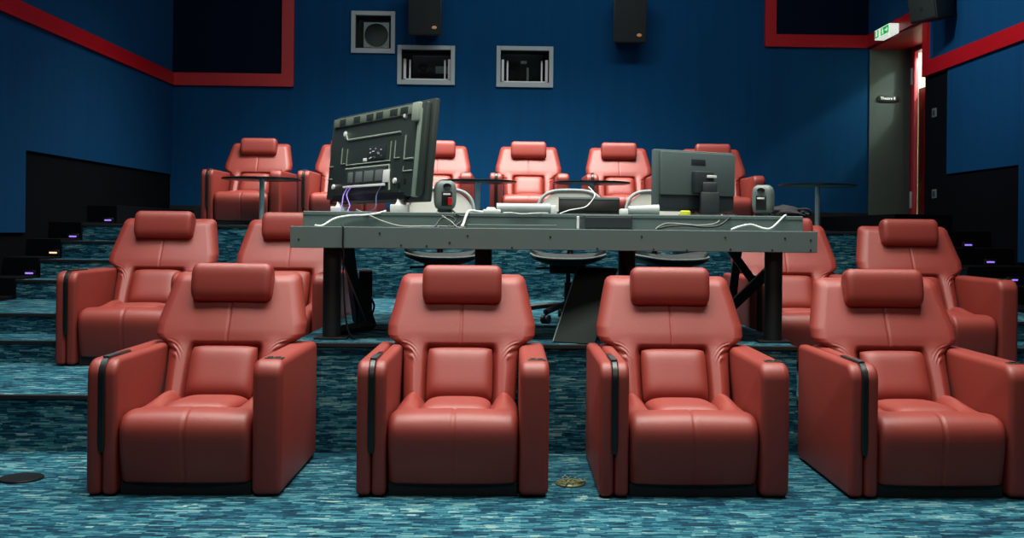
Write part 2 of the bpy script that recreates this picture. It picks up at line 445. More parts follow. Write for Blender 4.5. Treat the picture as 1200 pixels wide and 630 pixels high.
# --- projection ports
for i, (x0, x1, z0, z1) in enumerate(wins):
    w = bpy.data.objects.new('window_%d' % (i+1), None); COL.objects.link(w); w['kind'] = 'structure'
    e = .055; bm = new()
    add_box(bm, (x0, D-.035, z0), (x0+e, D+.02, z1), .004); add_box(bm, (x1-e, D-.035, z0), (x1, D+.02, z1), .004)
    add_box(bm, (x0+e, D-.035, z1-e), (x1-e, D+.02, z1), .004); add_box(bm, (x0+e, D-.035, z0), (x1-e, D+.02, z0+e+.01), .004)
    obj('window_frame', bm, M_FRAMEGREY, w)
    bm = new(); a, b, c, d = x0+e, x1-e, z0+e, z1-e
    add_box(bm, (a-.03, D+.02, c-.03), (a, D+.3, d+.03)); add_box(bm, (b, D+.02, c-.03), (b+.03, D+.3, d+.03))
    add_box(bm, (a, D+.02, d), (b, D+.3, d+.03)); add_box(bm, (a, D+.02, c-.03), (b, D+.3, c))
    obj('reveal', bm, M_BOOTH, w)
    if i:
        bm = new(); g = .10
        add_box(bm, (a+.01, D+.12, c), (a+.045, D+.17, d-g), .004); add_box(bm, (b-.045, D+.12, c), (b-.01, D+.17, d-g), .004); add_box(bm, (a+.01, D+.12, c), (b-.01, D+.17, c+.045), .004)
        add_box(bm, (a+.08, D+.2, c), (a+.10, D+.24, d-g)); add_box(bm, (b-.10, D+.2, c), (b-.08, D+.24, d-g))
        obj('inner_frame', bm, M_WHITE, w)
    obj('pane', box((a, -.004, c-d+.012), (b, .004, 0), 0, 2, Matrix.Translation((0, D+.20, d)) @ Matrix.Rotation(math.radians(5), 4, 'X')), M_GLASS, w)
BZ0 = min(w[2] for w in wins)-.7
bx0, bx1 = wins[0][0]-.8, wins[2][1]+.8
for nm, lo, hi in (('wall_booth_back', (bx0, D+1.9, BZ0), (bx1, D+2, 4.8)), ('wall_booth_left', (bx0-.1, D+.3, BZ0), (bx0, D+2, 4.8)), ('wall_booth_right', (bx1, D+.3, BZ0), (bx1+.1, D+2, 4.8)),
                   ('floor_booth', (bx0, D+.3, BZ0-.1), (bx1, D+2, BZ0)), ('ceiling_booth', (bx0, D+.3, 4.8), (bx1, D+2, 4.9))):
    struct(nm, box(lo, hi), M_BOOTH)
# equipment seen in the ports
x0, x1, z0, z1 = wins[0]; cx, cz = P(441, 41, D+.5).x, P(441, 41, D+.5).z
t = thing('port_lens_plate', 'white square plate with a round black opening inside the upper left wall port', 'projector', (cx, D+.5, cz))
bm = new(); h = .17; n = 40; tt = bmesh.new(); o_, i_ = [], []
for k in range(n):
    a = 2*PI*k/n; s = h/max(abs(math.cos(a)), abs(math.sin(a)))
    o_.append(tt.verts.new((s*math.cos(a), 0, s*math.sin(a)))); i_.append(tt.verts.new((.16*math.cos(a), 0, .16*math.sin(a))))
fs = [tt.faces.new((o_[k], o_[(k+1) % n], i_[(k+1) % n], i_[k])) for k in range(n)]
ex = bmesh.ops.extrude_face_region(tt, geom=fs); bmesh.ops.translate(tt, vec=(0, .03, 0), verts=[v for v in ex['geom'] if isinstance(v, bmesh.types.BMVert)])
obj('plate', merge(bm, tt), M_WHITE, t)
obj('lens_tube', lathe([(.155, 0), (.155, .25), (.1, .25), (.09, .22), (.0, .2)], 32, Matrix.Rotation(-PI/2, 4, 'X')), M_BLACKPL, t, 40)
obj('stand', box((-.16, .05, BZ0-cz), (.16, .35, -.18), .01), M_BOOTH, t)
for i, (px, py, lb) in ((1, (507, 82, 'dark projector with a pale grey panel behind the middle wall port')), (2, (612, 80, 'dark projector with a small pale badge behind the right wall port'))):
    p = P(px, py, D+.75); t = thing('projector', lb, 'projector', (p.x, p.y, p.z), 0, 'projectors in the booth')
    obj('body', box((-.28, 0, -.18), (.28, .6, .2), .02), M_MONDK, t, 40)
    obj('lens', lathe([(.07, 0), (.08, .1), (.06, .1), (.05, .06), (0, .05)], 24, Matrix.Translation((-.12, 0, 0)) @ Matrix.Rotation(PI/2, 4, 'X')), M_BLACKPL, t, 40)
    if i == 1: obj('panel', box((.04, -.012, -.05), (.24, 0, .05), .003), M_FRAMEGREY, t)
    else:
        obj('badge', box((-.02, -.012, .06), (.06, 0, .1), .003), M_WHITE, t); obj('post', box((.06, -.06, -.18), (.09, -.03, .0), .003), M_WHITE, t)
    obj('stand', box((-.2, .05, BZ0-p.z), (.2, .55, -.18), .01), M_BOOTH, t)

# --- exit sign on the bulkhead
p0 = S(1042, 32, XR-.17); p1 = S(1025, 38, XR-.17)
zt = S(1042, 27, XR-.17).z; zbm = S(1042, 38.5, XR-.17).z
L_ = p1.y-p0.y
t = thing('exit_sign', 'green and white illuminated exit sign on the red trim above the recess', 'sign', (XR-TD, p0.y, zbm))
hh = zt-zbm
obj('housing', box((-.12, 0, 0), (0, L_, hh), .004), M_EXITW, t)
obj('green_panel', box((-.124, .02, .015), (-.119, L_*.55, hh-.012), .001), M_GREEN, t)
obj('green_panel', box((-.124, L_*.72, .015), (-.119, L_-.02, hh-.012), .001), M_GREEN, t)
zc = hh/2
bm = prism([(-.127, L_*.08, zc), (-.127, L_*.14, zc-.028), (-.127, L_*.14, zc-.008), (-.127, L_*.26, zc-.008), (-.127, L_*.26, zc+.008), (-.127, L_*.14, zc+.008), (-.127, L_*.14, zc+.028)], (.004, 0, 0))
obj('arrow', bm, M_EXITW, t)
bm = lathe([(0, 0), (.010, 0), (.010, .004), (0, .004)], 12, Matrix.Translation((-.127, L_*.43, zc+.03)) @ Matrix.Rotation(PI/2, 4, 'Y'))
for a, b in (((.43, .026), (.40, -.01)), ((.40, -.01), (.44, -.035)), ((.40, -.01), (.36, -.03)), ((.42, .012), (.37, .005)), ((.42, .012), (.46, -.002))):
    add_tube(bm, [(-.125, L_*a[0], zc+a[1]), (-.125, L_*b[0], zc+b[1])], .005, 6, 0)
obj('running_figure', bm, M_EXITW, t)
obj('doorway_symbol', box((-.127, L_*.79, .03), (-.123, L_*.87, hh-.02)), M_EXITW, t)

# --- plate sign on the grey wall
p = P(1041, 115.5, D-.04)
t = thing('wall_sign', 'small black oval plate with white lettering on the grey recess wall', 'sign', (p.x, D-.02, p.z))
bm = new(); w2 = .15; hs = .046
poly = [(w2*math.cos(a)*1 if 0 else (w2-hs)*(1 if math.cos(a) > 0 else -1)+hs*math.cos(a), 0, hs*math.sin(a)) for a in [2*PI*(k+.5)/28 for k in range(28)]]
obj('plate', prism(poly, (0, -.02, 0), .003), M_BLACK, t, 40)
tm = text_mesh('Theatre 8', .05); bmesh.ops.transform(tm, matrix=Matrix.Translation((-.005, -.0215, .002)) @ Matrix.Rotation(PI/2, 4, 'X'), verts=tm.verts)
obj('lettering', tm, M_EXITW, t)

# --- wall loudspeakers
def loudspeaker(p, rz, tilt, label, w=.43, h=.60, d=.32, badge=(.12, -.2), bm_=M_COPPER):
    t = thing('wall_loudspeaker', label, 'speaker', tuple(p), rz, 'surround loudspeakers on the walls')
    R = Matrix.Rotation(tilt, 4, 'X')
    poly = [(-w/2, -d/2, -h/2), (w/2, -d/2, -h/2), (w/2*.8, d/2, -h/2), (-w/2*.8, d/2, -h/2)]
    tt = prism(poly, (0, 0, h), .012); bmesh.ops.transform(tt, matrix=R, verts=tt.verts); obj('cabinet', tt, M_SPEAKBLK, t, 40)
    obj('grille', box((-w/2+.015, -d/2-.012, -h/2+.015), (w/2-.015, -d/2+.004, h/2-.015), .006, mtx=R), mat('grille', (16, 26, 25), .8, bump=.6, bscale=400), t, 40)
    bm = new(); n = 24
    add_lathe(bm, [(.0, 0), (.034, 0), (.03, .006), (0, .008)], n, R @ Matrix.Translation((badge[0], -d/2-.012, badge[1])) @ Matrix.Rotation(PI/2, 4, 'X') @ Matrix.Scale(.62, 4, (0, 1, 0)))
    obj('badge', bm, bm_, t, 40)
    obj('top_edge', box((-w/2+.01, -d/2, h/2-.004), (w/2-.01, -d/2+.05, h/2+.006), .002, mtx=R), M_MON, t)
    bm = new(); add_box(bm, (-.05, d/2-.06, -.05), (.05, d/2+.10, .05)); add_box(bm, (-.09, d/2+.07, -.12), (.09, d/2+.10, .12), .004)
    obj('bracket', bm, M_BLACK, t)
    return t
p = P(499, 14, D-.27); loudspeaker(p, 0, math.radians(9), 'black wall loudspeaker with copper badge above the two left projection ports')
p = P(737, 23, D-.27); loudspeaker(p, 0, math.radians(9), 'black wall loudspeaker with copper badge mounted right of the projection ports')
p = S(1092, -4, XR-.27); loudspeaker(p, math.radians(-68), math.radians(9), 'black loudspeaker on the right wall above the red trim and door', w=.40, h=.5, d=.3, badge=(.0, -.12), bm_=M_STEEL)

# ------------------------------------------------------------------ recliner
def make_recliner(label, loc, group):
    t = thing('cinema_recliner', label, 'recliner', loc, 0, group)
    AL, AH = .89, .607
    def slab(x0, x1, r=.024):
        tt = bmesh.new(); bmesh.ops.create_cube(tt, size=1)
        for v in tt.verts: v.co = Vector(((x0+x1)/2+v.co.x*(x1-x0), AL/2+v.co.y*AL, .006+AH/2+v.co.z*(AH-.006)-.003))
        e = [e for e in tt.edges if all(v.co.z > .3 for v in e.verts) and all(v.co.y < .4 for v in e.verts)]
        bmesh.ops.bevel(tt, geom=e, offset=.075, segments=8, affect='EDGES', profile=.5)
        e = [e for e in tt.edges if e.calc_face_angle(0) > .6]
        bmesh.ops.bevel(tt, geom=e, offset=r, segments=4, affect='EDGES', profile=.5)
        # gentle upholstery bulge on the flanks
        return tt
    # left arm as seen: two upholstered halves with the tray slot between them
    xo, xi = -.430, -.297
    bm = new(); merge(bm, slab(xo, xo+.066, .022)); merge(bm, slab(xo+.069, xi, .022))
    la = obj('armrest', bm, M_LEATHER, t, 50)
    # tray slot: black strip following top, front rounding and front face
    xs_ = xo+.0675; hw = .0145; path = []
    for k in range(6): path.append((.34-.05*k, AH+.003))
    for k in range(9):
        a = PI/2*k/8; path.append((.078-.083*math.sin(a), AH-.080+.083*math.cos(a)))
    for k in range(1, 9): path.append((-.005, AH-.08-(AH-.08-.20)*k/8))
    tt = bmesh.new(); rings = []
    for i, (y, z) in enumerate(path):
        a = Vector(path[max(i-1, 0)]); b = Vector(path[min(i+1, len(path)-1)]); d = (b-a).normalized(); nrm = Vector((d.y, -d.x))
        if nrm.x > 0 and i > 8: nrm = -nrm
        if i <= 8 and nrm.y < 0: nrm = -nrm
        w = hw if 0 < i < len(path)-1 else hw*.7
        o1 = Vector((0, y, z)); nn = Vector((0, nrm.x, nrm.y))
        rings.append([o1+Vector((xs_-w, 0, 0))-nn*.03, o1+Vector((xs_-w, 0, 0)), o1+Vector((xs_-w*.7, 0, 0))+nn*.004, o1+Vector((xs_+w*.7, 0, 0))+nn*.004, o1+Vector((xs_+w, 0, 0)), o1+Vector((xs_+w, 0, 0))-nn*.03])
    obj('tray_slot', loft(rings), M_BLACKPL, la, 40)
    obj('tray_lid', box((xs_-.015, .05, AH+.002), (xs_+.015, .20, AH+.012), .004), M_MONDK, la, 40)
    # right arm
    ra = obj('armrest', slab(.297, .430, .03), M_LEATHER, t, 50)
    obj('control_panel', box((.335, .075, AH-.002), (.415, .13, AH+.004), .002), M_STEEL, ra, 40)
    bm = new()
    for x in (.357, .392): add_box(bm, (x-.012, .09, AH+.002), (x+.012, .115, AH+.008), .003)
    obj('button', bm, M_BLACKPL, ra)
    # plinth
    obj('plinth', box((-.29, .04, 0), (.29, .80, .06), .004), M_PLINTH, t)
    # seat: solid swept profile, lipped front, bolsters, stitched seam
    prof = catmull([(0, .66, .325), (0, .50, .340), (0, .36, .348), (0, .22, .358), (0, .14, .366), (0, .085, .366), (0, .035, .352), (0, .004, .318), (0, -.006, .27), (0, .0, .2), (0, .014, .12), (0, .030, .06)], 5)
    rings = []; nx = 64; hwS = .294
    core = [(0, .60, .12), (0, .10, .09)]
    for i, p in enumerate(prof):
        d = (prof[min(i+1, len(prof)-1)]-prof[max(i-1, 0)]).normalized(); nn = Vector((0, -d.z, d.y))*-1
        if nn.z < 0 and p.y > .1: nn = -nn
        if p.y <= .1 and nn.y > 0: nn = -nn
        y = p.y; top = sstep(.17, .30, y) if p.z > .33 else 0
        ring = []
        for k in range(nx+1):
            u = -hwS+2*hwS*k/nx; au = abs(u); h = 0
            e = max(0, au-(hwS-.04))/.04; h -= .04*(1-math.sqrt(max(0, 1-min(1, e)**2)))*.9         # rounded flanks
            h += .012*(1-(au/hwS)**2)*(1-top)                                                   # crown
            bol = math.exp(-((au-.225)/.045)**2); h += top*.055*bol*sstep(.16, .5, y)
            h -= top*.016*(1-sstep(.15, .18, au))
            h -= top*.012*math.exp(-((au-.168)/.010)**2)
            seam = math.exp(-(u/.0035)**2)*(1-top); h -= .007*seam
            ring.append(p+Vector((u, 0, 0))+nn*h)
        f = i/(len(prof)-1); c = Vector((0, .62+(.10-.62)*f, .16+(.075-.16)*f))
        ring.append(c+Vector((hwS-.06, 0, 0))); ring.append(c+Vector((-hwS+.06, 0, 0)))
        rings.append(ring)
    seat = obj('seat', loft(rings), M_LEATHER, t, 180)
    obj('seat_cushion', pillow(.162, .215, .046, 4, 5, 30, .5, Matrix.Translation((0, .365, .342)) @ Matrix.Rotation(math.radians(-3), 4, 'X')), M_LEATHER, t, 180)
    # backrest
    HW = [(.26, .275), (.40, .285), (.52, .292), (.58, .300), (.612, .330), (.632, .366), (.652, .381), (.70, .384), (.76, .370), (.85, .350), (.905, .337), (.932, .331), (.950, .319), (.960, .298)]
    YFR = [(.26, .50), (.36, .555), (.60, .700), (.80, .815), (.96, .905)]
    rings = []; zs_ = [.26+(.50-.26)*k/16 for k in range(16)]+[.50+(.70-.50)*k/50 for k in range(50)]+[.70+(.91-.70)*k/22 for k in range(22)]+[.91+.05*math.sin(PI/2*k/10) for k in range(11)]
    NF, NS, NB = 96, 7, 18
    for z in zs_:
        hw = lerp(HW, z); yf = lerp(YFR, z); th = .11+.03*sstep(.55, .7, z)
        kt = 1.0
        if z > .91: kt = math.sqrt(max(.06, 1-((z-.91)/.0505)**2))
        th2 = th/2*kt; yc = yf+th/2; r = min(.055, th2)
        ring = []
        for k in range(NF+1):
            x = -(hw-r)+2*(hw-r)*k/NF; ax = abs(x); dsp = 0
            up = sstep(.55, .68, z)
            dsp += .022*(1-(ax/hw)**2)*up
            rec = (1-sstep(.150, .195, ax))*(1-sstep(.565, .625, z)); dsp -= .055*rec
            dsp += .020*math.exp(-((ax-.235)/.045)**2)*(1-sstep(.54, .66, z))
            if .60 < z < .84: dsp -= .0075*math.exp(-(x/.004)**2)*sstep(.60, .63, z)
            # gathered creases where waist meets wing
            dx, dz = .315-ax, z-.505
            rr = math.hypot(dx, dz); an = math.degrees(math.atan2(dz, dx))
            if .04 < rr < .14:
                win = math.exp(-((rr-.090)/.026)**2)*sstep(8, 40, an)*(1-sstep(78, 104, an))
                dsp += .0058*win*math.sin(2*PI*rr/.0145+.5*math.sin(an*.08))
            ring.append(Vector((x, yc-th2-dsp*kt, z)))
        for k in range(1, NS):
            a = PI*k/NS; ring.append(Vector((hw-r+r*math.sin(a), yc-th2*math.cos(a), z)))
        for k in range(NB+1):
            x = (hw-r)-2*(hw-r)*k/NB; ring.append(Vector((x, yc+th2, z)))
        for k in range(1, NS):
            a = PI*k/NS; ring.append(Vector((-(hw-r)-r*math.sin(a), yc+th2*math.cos(a), z)))
        rings.append(ring)
    obj('backrest', loft(rings), M_LEATHER, t, 180)
    lean = math.atan2(.60, .345)     # tilt of the back plane
    obj('lumbar_cushion', pillow(.166, .142, .062, 6, 5, 30, .5, Matrix.Translation((0, .628, .468)) @ Matrix.Rotation(lean, 4, 'X')), M_LEATHER, t, 180)
    # headrest: stuffed roll
    rings = []; n = 40
    C0 = Vector((0, .83, .911)); R = Matrix.Rotation(math.radians(-9), 3, 'X'); a_, b_ = .066, .101
    for i in range(41):
        u = -1+2*i/40; u = math.sin(u*PI/2) if abs(u) > 0 else 0
        x = .205*u; e = max(0, abs(x)-.165)/.04; k = math.sqrt(max(.02, 1-min(1, e)**2.2)) if e > 0 else 1
        k = .62+.38*k
        if i in (0, 40): k = .60
        ring = []
        for j in range(n):
            a = 2*PI*j/n; c, s = math.cos(a), math.sin(a)
            ex = .62
            q = Vector((0, a_*math.copysign(abs(c)**ex, c)*k, b_*math.copysign(abs(s)**ex, s)*k))
            ring.append(C0+Vector((x, 0, 0))+R @ q)
        rings.append(ring)
    obj('headrest', loft(rings), M_LEATHER, t, 180)
    return t

FR = 4.80
def seat_x(px_head, py, ylocal_front, z): return P(px_head, py, ylocal_front+.82).x
spots = []
G1, G2, G3 = 'recliners of the front row', 'recliners of the second row', 'recliners of the back row'
r1 = [(274, 'red leather recliner at the left end of the front row, beside the round floor box'), (542, 'red leather recliner second from left in the front row'),
      (784, 'red leather recliner third from left in the front row'), (1033, 'red leather recliner at the right end of the front row, rightmost seat')]
for px, lb in r1: spots.append((P(px, 335, FR+.84).x, FR, 0, lb, G1))
R2 = 6.95
r2 = [(190, 'red leather recliner in the second row at the far left beside the stairs'), (None, 'red leather recliner in the second row just left of the desk'),
      (None, 'red leather recliner in the second row behind the right desk leg'), (1066, 'red leather recliner in the second row at the far right end')]
x0 = P(194, 262, R2+.84).x; x3 = P(1064, 270, R2+.84).x
for x, (_, lb) in zip((x0, x0+.905, x3-.92, x3), r2): spots.append((x, R2, T1, lb, G2))
R3 = 11.62
r3 = [(304, 'back row red recliner at the far left behind the black round table'), (409, 'back row red recliner mostly hidden behind the large television'), (513, 'back row red recliner just right of the television, partly covered'),
      (619.5, 'back row red recliner in the middle below the right projection port'), (725, 'back row red recliner left of the computer monitor'), (835, 'back row red recliner at the right end behind the computer monitor')]
for px, lb in r3: spots.append((P(px, 175, R3+.84).x, R3, T4, lb, G3))
first = None
for x, y, z, lb, g in spots:
    if first is None: first = make_recliner(lb, (x, y, z), g)
    else: dup(first, (x, y, z), 0, lb, g)

# ------------------------------------------------------------------ back row tables
def make_table(label, loc):
    t = thing('side_table', label, 'table', loc, 0, 'round tables of the back row')
    obj('table_top', lathe([(0, .468), (.385, .468), (.40, .474), (.40, .486), (.392, .49), (0, .49)], 48), M_TABLE, t, 40)
    obj('post', lathe([(.026, .012), (.026, .468)], 20), M_CHROME, t, 60)
    obj('base', lathe([(.17, 0), (.17, .01), (.03, .022), (.03, .03)], 36), M_TABLE, t, 40)
    return t
ty = 11.05
tb = [(307, 213, 'black round table on a chrome post in front of the far left back row recliner'), (560, 217, 'black round table with chrome post between the speaker and the middle back row recliner'),
      (693, 218, 'black round table above the grey office chair, left of the monitor'), (958, 221, 'black round table on a chrome post standing alone at the right')]
first_t = None
for px, py, lb in tb:
    p = P(px, py, ty); loc = (p.x, ty, T4)
    if first_t is None: first_t = make_table(lb, loc)
    else: dup(first_t, loc, 0, lb)
# cup holder hardware on one table
p = P(690, 214, ty)

# ------------------------------------------------------------------ the desk
DY = 5.86
a = P(340, 264.5, DY); b = P(958, 271.5, DY); a2 = P(340, 290, DY); b2 = P(958, 296, DY)
dx0, dx1 = a.x, b.x; dz1 = (a.z+b.z)/2; dz0 = (a2.z+b2.z)/2
UY = 6.06; ux0, ux1 = P(355, 255, UY).x, P(941, 262, UY).x; uz1 = (P(355, 248, UY).z+P(941, 252.5, UY).z)/2
desk = thing('operator_desk', 'long grey green operator desk with cables and black legs on the raised platform', 'desk', ((dx0+dx1)/2, DY, T2))
inv = Matrix.Translation((-(dx0+dx1)/2, -DY, -T2))
def dpart(name, bm, m, par=None, smooth=None):
    bmesh.ops.transform(bm, matrix=inv, verts=bm.verts); return obj(name, bm, m, par or desk, smooth)
ff = dpart('front_fascia', box((dx0, DY, dz0), (dx1, DY+.03, dz1), .003), M_DESK)
dpart('ledge', box((dx0, DY+.03, dz1-.03), (dx1, UY, dz1-.002)), M_DESK)
uf = dpart('upper_fascia', box((ux0, UY, dz1-.05), (ux1, UY+.03, uz1-.002), .003), M_DESK)
dpart('desk_top', add_box(box((ux0-.0, UY-.004, uz1-.022), (ux1, UY+.95, uz1), .004), (ux0, UY+.945, uz1-.022), (ux0+.42, UY+1.62, uz1), .004), M_DESK)
bm = box((dx0, DY+.03, dz0), (dx0+.03, UY+.5, dz1-.03)); add_box(bm, (dx1-.03, DY+.03, dz0), (dx1, UY+.5, dz1-.03)); add_box(bm, (ux0, UY+.03, dz1-.05), (ux0+.025, UY+.94, uz1-.022)); add_box(bm, (ux1-.025, UY+.03, dz1-.05), (ux1, UY+.94, uz1-.022))
dpart('end_panel', bm, M_DESK)
dpart('under_beam', box((dx0+.1, DY+.05, dz0), (dx1-.1, DY+.5, dz0+.05)), M_BLACK)
for px, py in [(350, 280), (445, 273), (470, 287), (500, 288), (527, 284), (548, 276), (645, 277), (600, 290), (700, 291), (752, 277), (766, 292), (805, 293), (850, 278), (856, 292), (905, 293), (920, 279), (950, 281), (950, 293)]:
    p = P(px, py, DY); bm = new(); add_lathe(bm, [(.0055, 0), (.005, .004), (0, .005)], 10, Matrix.Translation((p.x, DY+.001, p.z)) @ Matrix.Rotation(PI/2, 4, 'X')); dpart('screw', bm, M_BLACK, ff)
# legs: front posts at both ends with braces, two inner posts
def post(px, y, w, z1=None):
    x = P(px, 350, y).x
    bm = new(); add_cyl(bm, (x, y, T2+.006), (x, y, dz0), w/2, 24); add_box(bm, (x-.09, y-.06, T2), (x+.09, y+.06, T2+.012), .003); return bm, x
for px in (389, 906):
    bm, x = post(px, 6.0, .10); dpart('leg', bm, M_BLACK, None, 40)
    s = 1 if px < 600 else -1
    bm = new()
    def bar(a, b, w=.022):
        add_cyl(bm, a, b, w, 4)
    if s > 0:
        bar((x+.04, 6.05, dz0), (x+.16, 6.45, T2+.05), .035); bar((x+.02, 6.45, dz0), (x+.02, 6.9, T2+.02), .035); bar((x+.02, 6.03, T2+.04), (x+.17, 6.47, T2+.04), .028)
    else:
        bar((x-.14, 6.5, dz0), (x-.04, 6.3, T2+.32), .032); bar((x-.01, 6.05, T2+.40), (x-.20, 6.75, T2+.03), .040); bar((x-.02, 6.85, dz0), (x-.06, 6.9, T2+.02), .035)
    dpart('leg_brace', bm, M_BLACK)
for px in (566, 734):
    bm, x = post(px, 6.24, .10); dpart('leg', bm, M_BLACK, None, 40)
# tray lip and dark box on the upper fascia
a = P(548, 262, 5.95); b = P(652, 266, 5.95)
bm = box((a.x, 5.88, dz1-.001), (b.x, UY, dz1+.008), .002); add_box(bm, (a.x, 5.88, dz1-.006), (b.x, 5.886, dz1+.022), .002)
t = thing('cable_tray', 'shallow grey metal tray lying on the desk ledge left of centre', 'tray', (0, 0, 0)); obj('base', bm, M_DESKDK, t)
obj('lip', box((a.x, 5.872, dz1-.004), (b.x, 5.88, dz1+.02), .002), M_DESK, t)
a = P(684, 252, 5.98); b = P(741, 268, 5.98)
t = thing('connection_box', 'dark grey flat box fixed to the desk front right of centre', 'box', (0, 0, 0))
obj('body', box((a.x, 5.97, dz1), (b.x, UY-.001, a.z), .004), M_DESKDK, t); obj('cover', box((a.x+.01, 5.964, dz1+.008), (b.x-.01, 5.972, a.z-.01), .002), M_MONDK, t)
tag(obj('cable_clip', (lambda bm: add_box(bm, (a.x-.035, 6.03, dz1+.0), (a.x-.02, UY-.001, a.z-.005), .004))(new()), M_WHITE), 'small white cable clip left of the dark box on the desk front', 'clip')

DT = uz1                                    # desk top level
# ------------------------------------------------------------------ television seen from behind
c_br = P(511, 115, 6.16)
pr = P(493, 236, 6.18); pl = P(380, 238, 7.4)
tvx = Vector((pr.x-pl.x, pr.y-pl.y, 0)); W = tvx.length; tvx.normalize()
ht = P(507, 112, 6.18).z-P(501, 235, 6.18).z
t = thing('television', 'large black flat television seen from behind, standing angled on the left of the desk', 'television', (0, 0, 0))
back = Vector((tvx.y, -tvx.x, 0))           # towards the camera side
z0 = P(501, 235, 6.18).z
tilt = math.radians(5)
org = Vector((pl.x, pl.y, z0))
u_ = Vector((0, 0, 1))*math.cos(tilt) - back*math.sin(tilt); n_ = back*math.cos(tilt)+Vector((0, 0, 1))*math.sin(tilt)
TM = Matrix((tvx.to_4d()*1, u_.to_4d(), n_.to_4d(), Vector((0, 0, 0, 1)))).transposed()
for k in range(3): TM[3][k] = 0
TM[3][3] = 1; TM[0][3], TM[1][3], TM[2][3] = org
def tv(name, lo, hi, m, bev=.003, par=None): return obj(name, box(lo, hi, bev, 2, TM), m, par or t, 40)
H = ht
scr = tv('bezel', (0, 0, -.072), (W, H, -.035), mat('tv_bezel', (52, 60, 57), .45), .008)
tv('screen', (.02, .02, -.075), (W-.02, H-.02, -.071), mat('tv_screen', (6, 7, 8), .15), .0005, scr)
bk = tv('back_cover', (.02, .03, -.037), (W-.03, H-.02, 0), M_TV, .012)
wx = lambda x: x+.04+.04*x if x > .1 else x
def rib(pts, r=.006, m=M_TVRIB):
    bm = tube([TM @ Vector((wx(x)*W, y*H, .003)) for x, y in pts], r, 6, 0); return obj('rib', bm, m, bk, 40)
rib([(.14, .80), (.17, .70), (.70, .70)]); rib([(.14, .80), (.14, .72)], .004)
rib([(.18, .60), (.18, .42), (.62, .42), (.62, .62)], .004); rib([(.66, .62), (.66, .44), (.71, .44)], .004); rib([(.12, .62), (.12, .44), (.16, .44)], .004)
rib([(.75, .66), (.75, .42), (.83, .42)]); rib([(.75, .35), (.75, .30), (.83, .30)], .004); rib([(.18, .375), (.62, .375), (.64, .12)], .007); rib([(.02, .42), (.07, .42)], .004); rib([(.02, .28), (.07, .28)], .004)
tv('top_vent', (.05*W, H*.86, 0), (.89*W, H*.955, .012), mat('tv_vent', (112, 124, 110), .4), .004, bk)
for x in (.12, .28, .42, .52, .66, .76): tv('vent_slot', (x*W, H*.87, .010), ((x+.07)*W, H*.94, .014), M_TV, .001, bk)
tv('side_rail', (.925*W, .04*H, -.03), (.95*W, H*.90, .012), mat('tv_rail', (130, 146, 134), .4), .004, bk)
tv('corner_bracket', (.89*W, .78*H, 0), (.945*W, .96*H, .03), M_TVRIB, .006, bk)
tv('connector_panel', (.24*W, .18*H, 0), (.665*W, .36*H, .008), mat('tv_panel', (44, 50, 48), .5), .003, bk)
for x0, x1 in ((.22, .27), (.30, .37), (.39, .48), (.50, .57)): tv('port_cover', (wx(x0)*W, .22*H, .007), (wx(x1)*W, .335*H, .012), M_GREYLBL, .002, bk)
tv('port_strip', (.225*W, .165*H, .004), (.665*W, .19*H, .014), M_WHITE, .002, bk)
tv('white_label', (.64*W, .20*H, .004), (.70*W, .33*H, .0105), M_WHITE, .001, bk)
lb = tv('rating_label', (.455*W, .45*H, 0), (.635*W, .60*H, .004), M_MONDK, .001, bk)
for i in range(16):
    x = .465+.15*random.random(); y = .455+.125*random.random(); tv('label_print', (x*W, y*H, .003), ((x+.008+.016*random.random())*W, (y+.010)*H, .0055), M_WHITE if i % 3 else M_GREYLBL, 0, lb)
tv('sticker', (.41*W, .44*H, 0), (.445*W, .475*H, .005), M_WHITE, .001, bk)
for x, y in ((.12, .77), (.71, .86), (.08, .19), (.665, .21)):
    bm = lathe([(.018, 0), (.016, .012), (0, .014)], 16, TM @ Matrix.Translation((wx(x+.02)*W, y*H, 0))); obj('mount_boss', bm, M_WHITE, bk, 40)
tv('lower_housing', (.1*W, .015*H, -.03), (.85*W, .10*H, .008), M_BLACKPL, .006, bk)
for x, y in ((.78, .14), (.83, .18)): tv('side_port', (x*W, y*H, 0), ((x+.025)*W, (y+.06)*H, .006), M_STEEL, .001, bk)
# cone feet
for fx in (.17, .80):
    q = TM @ Vector((fx*W, .02*H, -.01)); zf = DT
    bm = box((q.x-.055, q.y-.05, zf), (q.x+.055, q.y+.05, zf+.05), .006); add_lathe(bm, [(.035, 0), (.022, .02), (.007, .085), (0, .09)], 16, Matrix.Translation((q.x, q.y, zf+.045)))
    obj('foot', bm, M_WHITE, t, 40)

# ------------------------------------------------------------------ computer monitor seen from behind
ml = P(770, 174, 6.42); mr = P(862, 181, 6.70); zl0_ = P(770, 247, 6.42).z
mx = Vector((mr.x-ml.x, mr.y-ml.y, 0)); MW = mx.length; mx.normalize(); mb = Vector((mx.y, -mx.x, 0)); mz0 = P(862, 243, 6.7).z; MH = ml.z-zl0_
t = thing('computer_monitor', 'dark grey computer monitor seen from behind at the right of the desk', 'monitor', (0, 0, 0))
MM = Matrix(((mx.x, 0, mb.x, ml.x), (mx.y, 0, mb.y, ml.y), (0, 1, 0, zl0_), (0, 0, 0, 1)))
